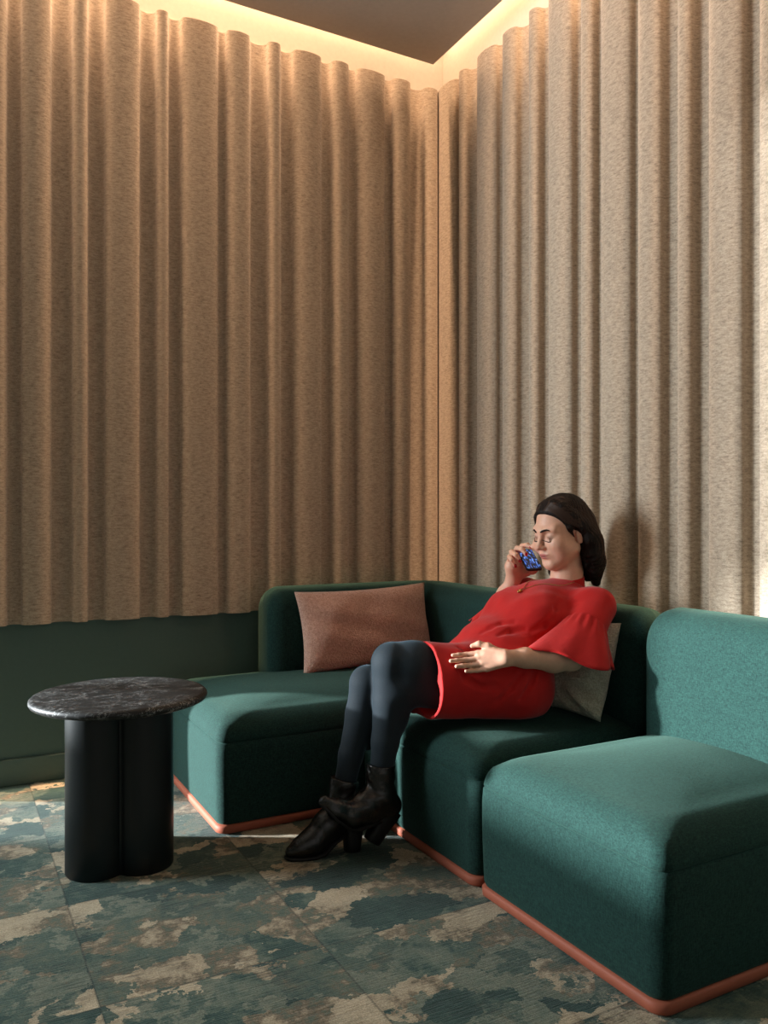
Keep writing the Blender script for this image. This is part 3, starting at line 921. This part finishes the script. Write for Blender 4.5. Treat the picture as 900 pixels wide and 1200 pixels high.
# tights
K = Field((-1.13, -1.37, .14), (-.66, -1.02, .67), .003)
K.chain([(-.72, -1.255, .525), (-.88, -1.217, .552), LK], [.076, .070, .060], .03)
K.chain([LK, (-.948, -1.2, .45), (-.966, -1.2, .33), (-.985, -1.2, .20)], [.058, .0535, .041, .032], .012)
K.ell((-.925, -1.2, .455), (.042, .044, .11), None, .02)
K.chain([(-.72, -1.135, .470), (-.88, -1.13, .470), RK], [.078, .073, .054], .012)
K.cone((-.72, -1.275, .470), (-.91, -1.225, .487), .064, .050, .03)
K.chain([RK, (-1.006, -1.12, .40), (-1.043, -1.122, .28), (-1.075, -1.125, .15)], [.053, .048, .0365, .030], .012)
K.ell((-.985, -1.12, .385), (.036, .042, .10), None, .012)
Vt, Qt = K.nets(1); del K
tg = mesh_obj('tights', Vt, Qt, m_tights, woman); tg['label'] = 'dark opaque tights'

# ankle boots
def boot(parts, ells, cut, heel, sole, lab):
    F_ = Field((-1.29, -1.29, -.01), (-.86, -1.04, .31), .0025)
    for P, R, k in parts: F_.chain([V3(*p) for p in P], R, k)
    for c, r in ells: F_.ell(c, r, None, .02)
    def wr(X, Y, Z): return .0011*np.sin(160*Z + 70*X + 4*np.sin(60*Y)) * np.clip((Z-.10)/.06, 0, 1)
    F_.disp(wr)
    F_.half(*cut)
    if sole['flat']: F_.half((0, 0, .010), (0, 0, -1))
    Vv, Qq = F_.nets(1)
    b = mesh_obj('boot', Vv, Qq, m_leather, woman); b['label'] = lab
    (h0, h1, r0, r1, fx_) = heel
    rings = []
    h0, h1 = V3(*h0), V3(*h1); ax = (h1-h0)/np.linalg.norm(h1-h0); w_ = np.cross(ax, V3(*fx_)); w_ /= np.linalg.norm(w_); e_ = np.cross(w_, ax)
    for t in (0, .25, .5, .75, .96, 1):
        r = r0*(1-t)**1.3 + r1*(1-(1-t)**1.3); 
        if t == 1: r *= .93
        rings.append([h0 + (h1-h0)*t + (w_*math.copysign(abs(math.sin(q))**.6, math.sin(q)) + e_*math.copysign(abs(math.cos(q))**.6, math.cos(q)))*r for q in [2*PI*k/24 for k in range(24)]])
    V, F = loft(rings); mesh_obj('heel', V, F, m_sole, b)
    # thin sole from toe to heel
    C_, W_, N_, t_ = sole['c'], sole['w'], sole['n'], .007
    rings = []
    for i, (c, w) in enumerate(zip(C_, W_)):
        c = V3(*c); d = V3(*C_[min(i+1, len(C_)-1)]) - V3(*C_[max(i-1, 0)]); d /= np.linalg.norm(d)
        sd = V3(*N_); sd = sd - d*(sd@d); sd /= np.linalg.norm(sd); up = np.cross(sd, d); 
        if up[2] < 0: up = -up
        rings.append([c + sd*w, c + sd*w + up*t_, c - sd*w + up*t_, c - sd*w])
    V, F = loft(rings); mesh_obj('sole', V, F, m_sole, b)
    return b
boot([([(-.981, -1.2, .30), (-.982, -1.2, .235), (-.984, -1.2, .175)], [.0425, .042, .041], .01),
      ([(-.984, -1.2, .175), (-1.03, -1.203, .155), (-1.085, -1.206, .135), (-1.13, -1.209, .158), (-1.172, -1.212, .190)], [.041, .038, .034, .026, .015], .02),
      ([(-.984, -1.2, .17), (-.952, -1.198, .135)], [.040, .034], .02),
      ([(-.952, -1.198, .135), (-1.02, -1.2, .118), (-1.08, -1.205, .118)], [.032, .024, .026], .02)], [],
     ((-.98, 0, .264), (.1, 0, 1)),
     ((-.948, -1.197, .125), (-1.008, -1.19, .035), .034, .024, (-.8, 0, .5)),
     dict(flat=False, n=(0, 1, 0), c=[(-1.187, -1.213, .183), (-1.172, -1.212, .166), (-1.14, -1.210, .130), (-1.10, -1.207, .098), (-1.07, -1.204, .088), (-1.02, -1.2, .092), (-.95, -1.198, .100)], w=[.006, .017, .029, .034, .032, .024, .022]),
     'black leather ankle boot on the crossed foot, toe raised')
boot([([(-1.045, -1.122, .28), (-1.066, -1.123, .20), (-1.078, -1.125, .125)], [.044, .0425, .041], .01),
      ([(-1.078, -1.125, .125), (-1.125, -1.125, .085), (-1.17, -1.125, .045), (-1.205, -1.123, .032), (-1.238, -1.121, .024)], [.041, .038, .035, .027, .016], .02),
      ([(-1.078, -1.125, .12), (-1.048, -1.135, .095)], [.040, .034], .02),
      ([(-1.048, -1.135, .095), (-1.11, -1.128, .06), (-1.17, -1.125, .04)], [.030, .022, .030], .02)], [],
     ((-1.066, 0, .212), (.25, 0, 1)),
     ((-1.045, -1.138, .095), (-1.052, -1.150, .0005), .034, .023, (-1, 0, 0)),
     dict(flat=True, n=(0, 1, 0), c=[(-1.256, -1.120, .006), (-1.242, -1.120, .002), (-1.21, -1.122, .001), (-1.17, -1.125, .001), (-1.14, -1.127, .006), (-1.10, -1.130, .034), (-1.05, -1.137, .062)], w=[.008, .020, .031, .036, .033, .025, .023]),
     'black leather ankle boot standing on the carpet')

# telephone in her right hand
pL = Vector((.25, .80, .50)).normalized(); pW = Vector((.945, -.32, .03)); pW = (pW - pL*pW.dot(pL)).normalized(); pS = pW.cross(pL)
if pS.z < 0: pS = -pS
pb = Vector((-0.364, -1.155, 0.823)); pcn = pb + pL*.062
def slab(nm, w, h_, t, zoff, mat, parent, r=.009):
    rings = []
    for e_, z in ((.0012, -t/2), (0, -t/2+.0012), (0, t/2-.0012), (.0012, t/2)):
        rings.append([(x, y, z) for x, y in rrect(-w/2+e_, w/2-e_, -h_/2+e_, h_/2-e_, r, 6)])
    V, F = loft(rings)
    me = bpy.data.meshes.new(nm); me.from_pydata(V, [], F); me.materials.append(mat)
    return link(bpy.data.objects.new(nm, me), parent)
ph = slab('mobile_phone', .056, .124, .0085, 0, m_phone, None)
ph.matrix_world = Matrix.Translation(pcn) @ Matrix((pW, pL, pS)).transposed().to_4x4()
tag(ph, 'small black phone with lit blue screen held in front of her cheek', 'phone')
sc_ = slab('screen', .050, .112, .0008, 0, m_screen, ph, .005); sc_.location = (0, 0, .0045); sc_['label'] = 'lit blue screen'


# ------------------------------------------------------------------ light
def area(name, loc, rot, sx_, sy_, power, col, spread=PI):
    l = bpy.data.lights.new(name, 'AREA'); l.shape = 'RECTANGLE'; l.size = sx_; l.size_y = sy_
    l.energy = power; l.color = col; l.spread = spread
    o = bpy.data.objects.new(name, l); o.location = loc; o.rotation_euler = rot; return link(o)
warm = (1.0, .64, .39)
area('cove_light', (-1.38, -.115, 4.34), (0, 0, 0), 1.8, .04, 75, warm, math.radians(70))
area('cove_light', (-.115, -1.95, 4.34), (0, 0, PI/2), 2.8, .04, 105, warm, math.radians(70))
area('cove_light', (-1.20, -.050, 3.265), (0, 0, 0), 2.2,   .012, 1.9, (1, .76, .50))
area('cove_light', (-.050, -1.55, 3.265), (0, 0, PI/2), 3.0, .012, 2.6, (1, .76, .50))
def daylight(y0, y1, z0, z1, e):
    area('window_daylight', (-5.18, (y0+y1)/2, (z0+z1)/2), (0, -PI/2, 0), z1-z0-.06, y1-y0-.06, e*(y1-y0)*(z1-z0), (.87, .96, 1.0))
daylight(WYM, WY1, WZ0, WZT, 18)
daylight(WY0, WYM, WZM, WZ1, 118)
sun = bpy.data.lights.new('sun', 'SUN'); sun.energy = 17; sun.angle = math.radians(1.8); sun.color = (.90, .97, 1)
so = link(bpy.data.objects.new('sun', sun))
so.rotation_euler = Vector((1, -.56, -.165)).to_track_quat('-Z', 'Y').to_euler()
wd = bpy.data.worlds.new('World'); SC.world = wd; wd.use_nodes = True
bg = wd.node_tree.nodes['Background']; bg.inputs['Color'].default_value = (1, .95, .9, 1); bg.inputs['Strength'].default_value = .36

# ------------------------------------------------------------------ camera
cam = bpy.data.cameras.new('camera'); cam.sensor_fit = 'HORIZONTAL'; cam.sensor_width = 36
cam.lens = 957/900*36; cam.shift_y = 7/900; cam.clip_start = .05
co = link(bpy.data.objects.new('camera', cam)); co.location = (-2.12956, -3.35442, 1.0)
co.rotation_euler = (PI/2, 0, -math.atan2(.473808, .880628))
SC.camera = co
vs = SC.view_settings; vs.view_transform = 'Standard'; vs.look = 'None'; vs.gamma = 1; vs.exposure = 0; vs.use_curve_mapping = False
SC.cycles.use_denoising = True
SC.cycles.max_bounces = 8
